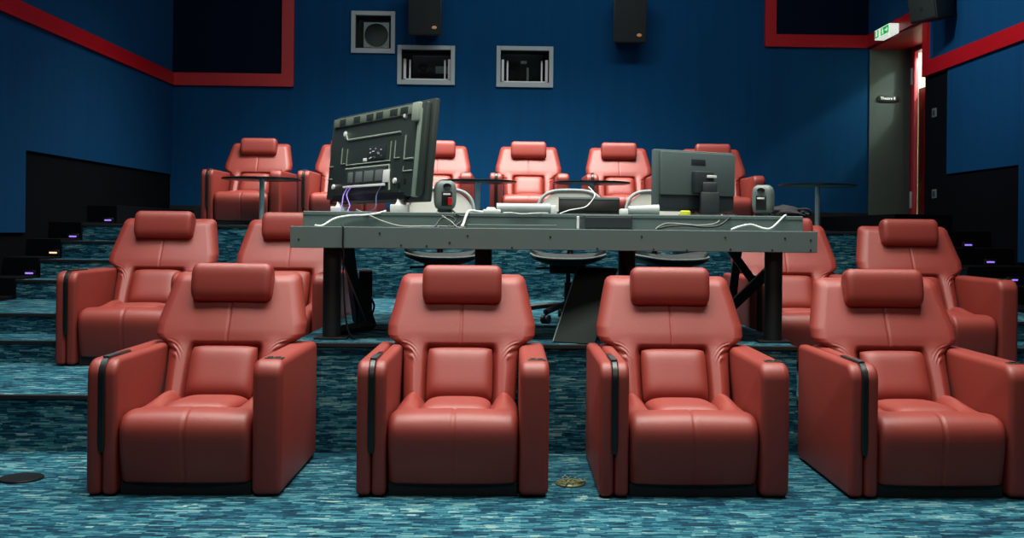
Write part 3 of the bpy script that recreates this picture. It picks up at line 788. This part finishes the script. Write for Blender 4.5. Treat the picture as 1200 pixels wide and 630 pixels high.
# left end wall is the deeper near edge
def mp(name, lo, hi, m, bev=.004, par=None): return obj(name, box(lo, hi, bev, 2, MM), m, par or t, 40)
bz = mp('bezel', (0, 0, -.06), (MW, MH, -.02), M_MON, .008)
mp('screen', (.012, .012, -.062), (MW-.012, MH-.012, -.059), M_BLACKPL, .0005, bz)
sh = mp('back_shell', (.03, .10, -.022), (MW-.006, MH-.012, .006), M_MON, .006); mp('lower_shell', (.03, .012, -.022), (MW-.006, .10, -.006), M_MONDK, .004, sh)
mp('logo_relief', (.42*MW, .76*MH, .004), (.60*MW, .86*MH, .0085), M_MONDK, .002, sh)
mp('stand_mount', (.42*MW, .30*MH, .004), (.66*MW, .66*MH, .05), M_MONDK, .01, sh)
mp('hinge_cap', (.56*MW, .555*MH, .05), (.68*MW, .60*MH, .058), M_WHITE, .002, sh)
q = MM @ Vector((.57*MW, 0, .07)); bm = box((q.x-.058, q.y-.03, DT+.012), (q.x+.058, q.y+.03, DT+.40*MH), .01)
cl = obj('stand_column', bm, M_MONDK, t, 40); add = box((q.x-.16, q.y-.05, DT), (q.x+.16, q.y+.20, DT+.014), .005); obj('stand_base', add, M_MONDK, t, 40)
obj('stand_neck', box((q.x-.045, q.y-.022, DT+.38*MH), (q.x+.045, q.y+.022, DT+.56*MH), .008), M_MONDK, t, 40)

# ------------------------------------------------------------------ studio speakers
def studio_speaker(label, p, rz, s=1.0, red=False):
    t = thing('studio_speaker', label, 'speaker', tuple(p), rz, 'studio speakers on the desk')
    h, w, d = .17*s, .125*s, .11*s; rings = []
    for i in range(15):
        v = -1+2*i/14; k = (1-abs(v)**4*.32)
        if i in (0, 14): k *= .8
        ring = []
        for j in range(32):
            a = 2*PI*j/32; c, sn = math.cos(a), math.sin(a)
            ring.append(Vector((w/2*k*math.copysign(abs(c)**.5, c), d/2*k*math.copysign(abs(sn)**.5, sn), .018+h/2+h/2*v)))
        rings.append(ring)
    bd = obj('body', loft(rings), M_SPK, t, 180)
    obj('bass_port', lathe([(.016, 0), (.016, .004), (.008, .002), (0, 0)], 16, Matrix.Translation((0, -d/2-.004, .018+h*.8)) @ Matrix.Rotation(PI/2, 4, 'X') @ Matrix.Scale(1.5, 4, (1, 0, 0))), M_BLACKPL, bd, 40)
    obj('amplifier_plate', box((-.03*s, -d/2-.006, .018+h*.12), (.03*s, -d/2+.012, .018+h*.62), .003), M_BLACKPL, bd, 40)
    obj('white_tag', box((-.022*s, -d/2-.009, .018+h*.50), (.02*s, -d/2-.004, .018+h*.56), .001), M_WHITE, bd)
    if red: obj('red_plug', box((.004, -d/2-.016, .018+h*.15), (.028, -d/2-.004, .018+h*.42), .003), M_RED, bd)
    obj('foot', box((-.04*s, -.035*s, 0), (.04*s, .035*s, .022), .006), M_BLACKPL, t, 40)
    return t
p = P(521, 247, 6.22); studio_speaker('rounded grey studio speaker with a red plug on the desk right of the television', (p.x, 6.25, DT), .25, 1.0, True)
p = P(896, 250, 6.32); studio_speaker('rounded grey studio speaker on the desk right of the computer monitor', (p.x, 6.36, DT), -.45, 1.0)

# ------------------------------------------------------------------ bars, laptop and small things on the desk
def bar_thing(x0, x1, py, y, r, label, taper=1):
    a = P(x0, py, y); b = P(x1, py, y)
    t = thing('grey_cylinder', label, 'tube', (0, 0, 0), 0, 'pale cylinders along the desk edge')
    bm = new(); add_cyl(bm, (a.x, y, DT+r), (b.x, y, DT+r), r, 24, r*taper); obj('tube', bm, M_FRAMEGREY, t, 40)
    return t, a, b
t, a, b = bar_thing(582, 645, 241, 6.2, .030, 'pale grey cylinder lying on the desk left of the black laptop')
obj('end_cap', box((b.x+.0, 6.17, DT), (b.x+.035, 6.23, DT+.05), .008), M_WHITE, t, 40); obj('end_cap', box((a.x-.06, 6.18, DT), (a.x-.005, 6.22, DT+.035), .01), M_WHITE, t, 40)
t, a, b = bar_thing(736, 772, 240, 6.25, .026, 'pale grey tapered cylinder lying on the desk beside the monitor', 1.45)
obj('end_cap', box((a.x-.05, 6.22, DT), (a.x, 6.28, DT+.035), .008), M_WHITE, t, 40)
a = P(655, 240, 6.3); b = P(727, 240, 6.3)
t = thing('laptop', 'black open laptop seen from behind in the middle of the desk', 'laptop', (0, 0, 0))
obj('base', box((a.x, 6.34, DT), (b.x, 6.58, DT+.022), .004), M_BLACKPL, t, 40)
TMl = Matrix.Translation((0, 6.34, DT+.02)) @ Matrix.Rotation(math.radians(-12), 4, 'X')
lid = obj('lid', box((a.x, -.012, 0), (b.x, 0, P(690, 232, 6.3).z-DT-.012), .004, 2, TMl), M_BLACKPL, t, 40)
obj('lid_edge', box((a.x+.004, -.016, P(690, 234, 6.3).z-DT-.018), (b.x-.004, -.010, P(690, 233, 6.3).z-DT-.012), .001, 2, TMl), M_MON, lid)
p = P(803, 250, 6.2); tag(obj('tape_roll', lathe([(.022, 0), (.03, .004), (.03, .024), (.022, .028), (.012, .028)], 24, Matrix.Translation((p.x, 6.2, DT))), M_YELLOW, None, 40), 'small yellow roll on the desk below the monitor', 'tape roll')
p = P(560, 250, 6.1); tag(obj('adapter', box((p.x+.03, 6.1, DT), (p.x+.13, 6.16, DT+.022), .006), M_WHITE, None, 40), 'small white adapter on the desk left of the pale cylinder', 'adapter')
# bag
p = P(930, 250, 6.5); rings = []
cx = P(922, 250, 6.6).x
t = thing('cloth_bag', 'crumpled black cloth bag on the right end of the desk beside the speaker', 'bag', (cx, 6.62, DT))
bm = bmesh.new(); bmesh.ops.create_icosphere(bm, subdivisions=5, radius=1)
for v in bm.verts:
    n1 = noise.noise(v.co*1.7+Vector((3, 1, 0))); n2 = noise.noise(v.co*5)
    co = v.co*(1+.22*n1+.07*n2); sag = 1-.35*sstep(-.2, 1, v.co.x)
    z = max(-.55, co.z); v.co = Vector((co.x*.135, co.y*.10, (z+.55)*.050*sag))
obj('body', bm, M_BAG, t, 180)
obj('strap', tube([(.06, -.06, .05), (.11, -.10, .05), (.13, -.08, .02), (.10, -.02, .03)], .008, 8), M_BAG, t, 60)

# ------------------------------------------------------------------ cables
def cable(label, pts, r, m, name='cable', group='cables on the desk'):
    return tag(obj(name, tube(pts, r, 8, 8), m, None, 60), label, 'cable', group)
LY = 5.98; LZ = dz1
def q(px, py, y): return P(px, py, y)
def lay(px, y, r): return Vector((P(px, 262, y).x, y, LZ+r))
cable('white cable draped over the left end of the desk front', [lay(369, 5.90, .006), lay(378, 5.93, .006), q(392, 256, 6.02), q(410, 252.5, 6.04), q(425, 252, 6.045), q(442, 250, 6.046), Vector((P(452, 250, 6.1).x, 6.1, DT+.006))], .0055, M_CABLEW)
cable('thin grey cable running along the left desk ledge', [Vector((P(418, 248, 6.15).x, 6.15, DT+.01)), q(432, 252, 6.045), q(448, 259, 6.03), lay(470, 6.0, .006), lay(500, 6.0, .006), lay(535, 6.01, .006)], .0055, M_CABLEG)
cable('white cable looping over the right end of the desk front', [lay(857, 5.91, .006), q(866, 265.5, 5.95), q(880, 263, 5.99), q(893, 267, 5.98), q(903, 267.5, 5.98), q(912, 260, 6.02), q(919, 253, 6.045), Vector((P(921, 251, 6.1).x, 6.1, DT+.006))], .0055, M_CABLEW)
cable('black cable lying in front of the monitor stand', [lay(770, 5.95, .005), q(785, 265, 5.99), q(805, 264, 6.0), q(825, 266, 6.0), q(843, 264, 6.0), q(853, 257, 6.04), Vector((P(860, 252, 6.12).x, 6.12, DT+.005))], .006, M_CABLEB)
cable('grey cable below the monitor by the desk edge', [lay(768, 5.93, .005), q(780, 262, 6.01), q(800, 262.5, 6.02), q(822, 264, 6.02), q(840, 261, 6.035), Vector((P(846, 253, 6.12).x, 6.12, DT+.005))], .0045, M_CABLEG)
cable('thick pale cable bundle hanging over the desk front beside the left speaker', [lay(541, 5.97, .008), q(543, 262, 6.01), q(547, 251, 6.04), Vector((P(551, 246, 6.10).x, 6.08, DT+.012)), Vector((P(562, 246, 6.2).x, 6.2, DT+.008)), Vector((P(574, 246, 6.25).x, 6.25, DT+.008))], .008, M_CABLEW)
cable('thin black cable from the speaker into the desk ledge', [Vector((P(529, 246, 6.15).x, 6.15, DT+.02)), q(537, 252, 6.04), q(545, 254, 6.03), q(540, 260, 6.02), lay(530, 5.99, .005), lay(515, 5.98, .005)], .005, M_CABLEB)
cable('black cable curled below the left studio speaker', [lay(510, 5.99, .005), q(516, 257, 6.03), q(526, 253, 6.04), q(534, 258, 6.03), lay(524, 6.0, .005), lay(516, 5.96, .005), lay(532, 5.95, .005)], .0045, M_CABLEB)
cable('thin grey cable crossing below the left studio speaker', [Vector((P(512, 246, 6.12).x, 6.12, DT+.005)), q(520, 254, 6.04), q(528, 259, 6.02), lay(536, 5.99, .004), lay(545, 5.98, .004)], .004, M_CABLEG)
cable('thin white cable trailing along the middle of the desk front', [Vector((P(590, 246, 6.12).x, 6.12, DT+.004)), q(600, 249, 6.045), q(612, 250.5, 6.045), q(630, 249.5, 6.045), Vector((P(642, 247, 6.1).x, 6.1, DT+.004))], .003, M_CABLEW)
cable('thin white cable arching over the black laptop', [q(656, 250, 6.08), q(668, 246, 6.14), q(684, 243, 6.2), q(691, 238, 6.27), q(697, 228, 6.3), q(690, 219, 6.45)], .003, M_CABLEW)
for k, lb in enumerate(('purple cable hanging from the television ports, left of the pair', 'lilac cable hanging from the television ports, right of the pair')):
    a = TM @ Vector(((.29+.035*k)*W, .17*H, .016)); cable(lb, [a, a+back*.03-Vector((0, 0, .05)), Vector((a.x-.02+.03*k, a.y-.12, DT+.05)), Vector((a.x-.02+.03*k, a.y-.20, DT+.006)), Vector((a.x+.06+.03*k, a.y-.32, DT+.006))], .004, M_CABLEP, group='cables at the television')
a = TM @ Vector((.64*W, .16*H, .016)); cable('dark blue cable hanging from the right of the television ports', [a, a+back*.03-Vector((0, 0, .06)), Vector((a.x-.02, a.y-.1, DT+.03)), Vector((a.x-.06, a.y-.2, DT+.005)), Vector((a.x-.12, a.y-.25, DT+.005))], .0035, mat('blue_cable', (60, 66, 100), .5), group='cables at the television')
x = P(402, 280, DY).x
cable('black power cable running down the desk front to the left leg', [(x-.01, DY+.02, dz1+.005), (x, DY-.004, dz1-.002), (x, DY-.004, dz0+.02), (x+.005, DY+.01, dz0-.04), (x-.005, DY+.05, .95), (x+.01, DY+.08, T2+.1), (x+.05, DY+.1, T2+.006), (x+.12, DY+.2, T2+.006)], .005, M_CABLEB)
t = None
# ------------------------------------------------------------------ things under the desk
tx = G(428, 383, T2)
t = thing('computer_tower', 'narrow black computer case standing under the left side of the desk', 'computer', (tx.x, tx.y, T2), math.radians(8))
cs = obj('case', box((-.042, 0, .01), (.042, .34, .345), .008), M_BLACKPL, t, 40)
obj('rear_panel', box((-.034, -.006, .03), (.034, .002, .33), .002), M_MONDK, cs, 40)
bm = new(); 
for sx in (-.03, .03):
    for sy in (.04, .3): add_box(bm, (sx-.012, sy-.015, 0), (sx+.012, sy+.015, .012))
obj('rubber_foot', bm, M_BLACK, t)
cable('black cable hanging from the computer case to the platform floor', [(tx.x+.02, tx.y-.01, T2+.20), (tx.x+.06, tx.y-.05, T2+.14), (tx.x+.05, tx.y-.12, T2+.05), (tx.x+.09, tx.y-.22, T2+.008), (tx.x+.16, tx.y-.26, T2+.008)], .007, M_CABLEB, group='cables under the desk')
cable('black looped cable on the platform beside the computer case', [(tx.x+.02, tx.y-.01, T2+.10), (tx.x+.06, tx.y-.06, T2+.05), (tx.x+.02, tx.y-.16, T2+.008), (tx.x+.10, tx.y-.24, T2+.008), (tx.x+.0, tx.y-.26, T2+.008)], .006, M_CABLEB, group='cables under the desk')
# leaning board
bl = G(648, 404.5, T2+.004); bl.y = 5.89; bl = P(648, 403, 5.89); bl.z = T2+.002
tl = P(677, 313.5, 6.20)
Lv = tl-bl; hv = Vector((Lv.x, Lv.y, 0)).normalized(); wv = Vector((hv.y, -hv.x, 0)); Lu = Lv.normalized(); nv = wv.cross(Lu)
bmx = Matrix(((wv.x, Lu.x, nv.x, bl.x), (wv.y, Lu.y, nv.y, bl.y), (wv.z, Lu.z, nv.z, bl.z), (0, 0, 0, 1)))
tb_ = thing('leaning_board', 'dark grey flat board leaning under the desk between two front row recliners', 'board', (0, 0, 0))
bw = .245
obj('panel', box((0, 0, -.012), (bw, Lv.length, .004), .003, 2, bmx), mat('board_dark', (24, 31, 29), .75, spec=.2), tb_)
obj('edge_strip', box((-.004, .0, -.013), (.003, Lv.length, .006), .002, 2, bmx), M_DESK, tb_); obj('edge_strip', box((0, Lv.length-.002, -.013), (bw, Lv.length+.004, .006), .002, 2, bmx), M_DESK, tb_)

def make_office_chair(label, loc, rz):
    t = thing('office_chair', label, 'office chair', loc, rz, 'mesh office chairs behind the desk')
    # star base
    hub = obj('base', lathe([(.05, .07), (.055, .10), (.035, .13)], 20), M_BLACKPL, t, 40)
    for k in range(5):
        a = 2*PI*k/5+.5; d = Vector((math.cos(a), math.sin(a), 0)); e = d*.31
        bm = tube([(0, 0, .105), tuple(d*.16+Vector((0, 0, .098))), tuple(e+Vector((0, 0, .075)))], .021, 8, 4); obj('spoke', bm, M_BLACKPL, hub, 60)
        s = d.cross(Vector((0, 0, 1))); bm = new()
        for sg in (-1, 1): add_cyl(bm, e+s*.006*sg+Vector((0, 0, .029)), e+s*.026*sg+Vector((0, 0, .029)), .028, 18)
        add_cyl(bm, e+Vector((0, 0, .03)), e+Vector((0, 0, .085)), .009, 10); obj('caster', bm, M_BLACK, hub, 40)
    obj('gas_column', lathe([(.026, .12), (.026, .26), (.016, .26), (.016, .37)], 18), M_BLACK, t, 40)
    bm = box((-.12, -.18, .325), (.12, .13, .39), .015); add_tube(bm, [(.08, -.05, .36), (.24, -.08, .36)], .008, 8, 2); add_tube(bm, [(-.08, -.02, .36), (-.22, -.04, .355)], .008, 8, 2)
    obj('mechanism', bm, M_BLACK, t, 40)
    # seat: curved pan with rim
    rings = []
    for i in range(15):
        u = -1+2*i/14; x = .255*u; k = math.sqrt(max(.03, 1-abs(u)**6)); up = .03*abs(u)**3
        rings.append([Vector((x*.9, -.205*k, .378+up*1.6)), Vector((x, -.240*k, .395+up*1.2)), Vector((x, -.25*k, .425+up)), Vector((x, -.22*k, .455+up)), Vector((x, .20*k, .45+up)), Vector((x, .235*k, .42+up)), Vector((x*.9, .19*k, .378+up*1.6))])
    st = obj('seat', loft(rings), mat('seat_dark', (30, 36, 36), .7), t, 60)
    obj('seat_rim', tube([(.255*u, -.252*math.sqrt(max(.03, 1-abs(u)**6)), .425+.03*abs(u)**3) for u in [-1+2*i/14 for i in range(15)]], .008, 8, 2), M_SPK, st, 60)
    # mesh backrest with curved frame
    rings = []; nb = 20
    outline = []
    for k in range(37):
        a = -PI/2+2*PI*k/36; c, s = math.cos(a), math.sin(a)
        x = .235*math.copysign(abs(c)**.6, c); z = .70+.20*math.copysign(abs(s)**.7, s)
        y = .22+.10*(z-.5)-.28*x*x*1.2
        outline.append(Vector((x, y, z)))
    bf = obj('back_frame', tube(outline, .013, 8, 2), M_FRAMEGREY, t, 60)
    tt = bmesh.new(); g = {}
    for i in range(17):
        for j in range(13):
            u, v = -1+2*i/16, -1+2*j/12
            x = u*math.sqrt(1-v*v*.5)*.235; zz = v*math.sqrt(1-u*u*.5)*.205; z = .70+zz
            y = .222+.10*(z-.5)-.28*x*x*1.2
            g[i, j] = tt.verts.new((x, y, z))
    f = [tt.faces.new((g[i, j], g[i+1, j], g[i+1, j+1], g[i, j+1])) for i in range(16) for j in range(12)]
    ex = bmesh.ops.extrude_face_region(tt, geom=f); bmesh.ops.translate(tt, vec=(0, .008, 0), verts=[v for v in ex['geom'] if isinstance(v, bmesh.types.BMVert)])
    obj('back_mesh', tt, M_MESH, bf, 60)
    obj('back_support', tube([(0, .06, .37), (0, .24, .38), (0, .29, .50), (0, .27, .66)], .022, 8, 5), M_BLACKPL, t, 60)
    return t
OY = 7.35
oc = make_office_chair('mesh office chair behind the desk, left of centre beside the studio speaker', (P(516, 300, OY-.2).x, OY, T2), .12)
dup(oc, (P(668, 300, OY-.2).x, OY, T2), -.1, 'mesh office chair behind the desk in the middle, above the leaning board')
dup(oc, (P(788, 300, OY-.2).x, OY, T2), .2, 'mesh office chair behind the desk beside the computer monitor')

# ------------------------------------------------------------------ floor boxes
p = G(25, 561)
t = thing('floor_box', 'round black open floor box in the carpet at the left of the front row', 'floor box', (p.x, p.y, 0))
obj('rim', lathe([(.088, 0), (.100, 0), (.100, .006), (.097, .010), (.088, .008)], 40), M_BLACKPL, t, 40)
obj('lid', lathe([(0, .001), (.086, .001), (.086, .004), (0, .005)], 40), M_WBLACK, t, 40)
p = G(668, 567)
t = thing('floor_socket', 'small round brass floor socket with loose fluff between two front row recliners', 'floor socket', (p.x, p.y, 0))
obj('ring', lathe([(.05, 0), (.07, 0), (.07, .006), (.062, .012), (.05, .008)], 32), M_BRASS, t, 40)
obj('insert', lathe([(0, .001), (.052, .001), (.052, .003), (0, .004)], 32), M_BLACK, t, 40)
bm = new()
for k in range(16):
    a = random.random()*2*PI; r = .02+.05*random.random(); c = Vector((r*math.cos(a), r*math.sin(a), .012+.014*random.random()))
    pts = [c+Vector((random.uniform(-.02, .02), random.uniform(-.02, .02), random.uniform(-.006, .01))) for _ in range(4)]
    add_tube(bm, pts, .0028, 5, 3)
fl = obj('fluff', bm, mat('fluff', (120, 128, 90), .8), t, 60)

# ------------------------------------------------------------------ overhead house lights, added fill and washer lights, corridor light
def spot(x, y, z, tx, ty, tz, power, size=75, blend=.7, rad=.25, col=(1, .96, .90)):
    l = bpy.data.lights.new('wall_fill_spot', 'SPOT'); l.energy = power; l.spot_size = math.radians(size); l.spot_blend = blend; l.shadow_soft_size = rad; l.color = col
    o = bpy.data.objects.new('wall_fill_spot', l); COL.objects.link(o); o.location = (x, y, z)
    o.rotation_euler = (Vector((tx, ty, tz))-Vector((x, y, z))).to_track_quat('-Z', 'Y').to_euler(); return o
def area(x, y, z, tx, ty, tz, power, sx, sy, col=(1, 1, 1), spread=180):
    l = bpy.data.lights.new('house_and_fill_light', 'AREA'); l.energy = power; l.shape = 'RECTANGLE'; l.size = sx; l.size_y = sy; l.color = col; l.spread = math.radians(spread)
    o = bpy.data.objects.new('house_and_fill_light', l); COL.objects.link(o); o.location = (x, y, z)
    o.rotation_euler = (Vector((tx, ty, tz))-Vector((x, y, z))).to_track_quat('-Z', 'Y').to_euler(); return o
COOL = (1, 1, .93)
area(.2, 4.75, 5.4, .2, 4.85, 0, 172, 5.6, 1.6, COOL, 95)          # over the front row
area(.1, 7.1, 5.4, .1, 7.35, 0, 150, 6.0, 1.2, COOL, 95)           # second row and platform
area(-.4, 11.2, 5.4, -.4, 11.5, 1.2, 300, 4.4, 1.4, COOL, 95)      # back row
area(0, .5, 4.4, 0, 6.5, .6, 62, 4, 1.2, (1, .96, .86))  # unseen frontal fill, added to lift the seat fronts
area(.8, 10.6, 5.5, .8, D, 1.8, 85, 3.4, .5, (.9, .97, 1))       # unseen washers added to brighten the back and side walls
area(-3.2, 6.8, 5.5, XL, 8.2, 2.0, 120, .5, 2.4, (.9, .97, 1))  # added wash for the left wall
spot(1.6, 8.6, 5.4, XR, 9.9, 3.9, 620, 62, .8, .2, (.95, .98, 1))  # unseen spot added to brighten the upper right wall
for bx, bz, e in (((wins[0][0]+wins[0][1])/2-.1, 4.55, 5), ((wins[1][0]+wins[1][1])/2, 4.3, 2.5), ((wins[2][0]+wins[2][1])/2, 4.3, 2.5)):      # unseen points added to light the port plate and projectors
    bl_ = bpy.data.lights.new('booth_fill', 'POINT'); bl_.energy = e; bl_.shadow_soft_size = .05; bo_ = bpy.data.objects.new('booth_fill', bl_); COL.objects.link(bo_); bo_.location = (bx, D+.38, bz)
pl_ = bpy.data.lights.new('corridor_light', 'POINT'); pl_.energy = 130; pl_.color = (.9, 1, .97); pl_.shadow_soft_size = .06; po_ = bpy.data.objects.new('corridor_light', pl_); COL.objects.link(po_); po_.location = (XRR+.95, 12.72, 4.1)
w = bpy.data.worlds.new('world'); sc.world = w; w.use_nodes = True
w.node_tree.nodes['Background'].inputs[0].default_value = (.02, .03, .04, 1); w.node_tree.nodes['Background'].inputs[1].default_value = .5

sc.view_settings.view_transform = 'Standard'; sc.view_settings.look = 'None'; sc.view_settings.gamma = 1; sc.view_settings.exposure = 0
sc.view_settings.use_curve_mapping = False
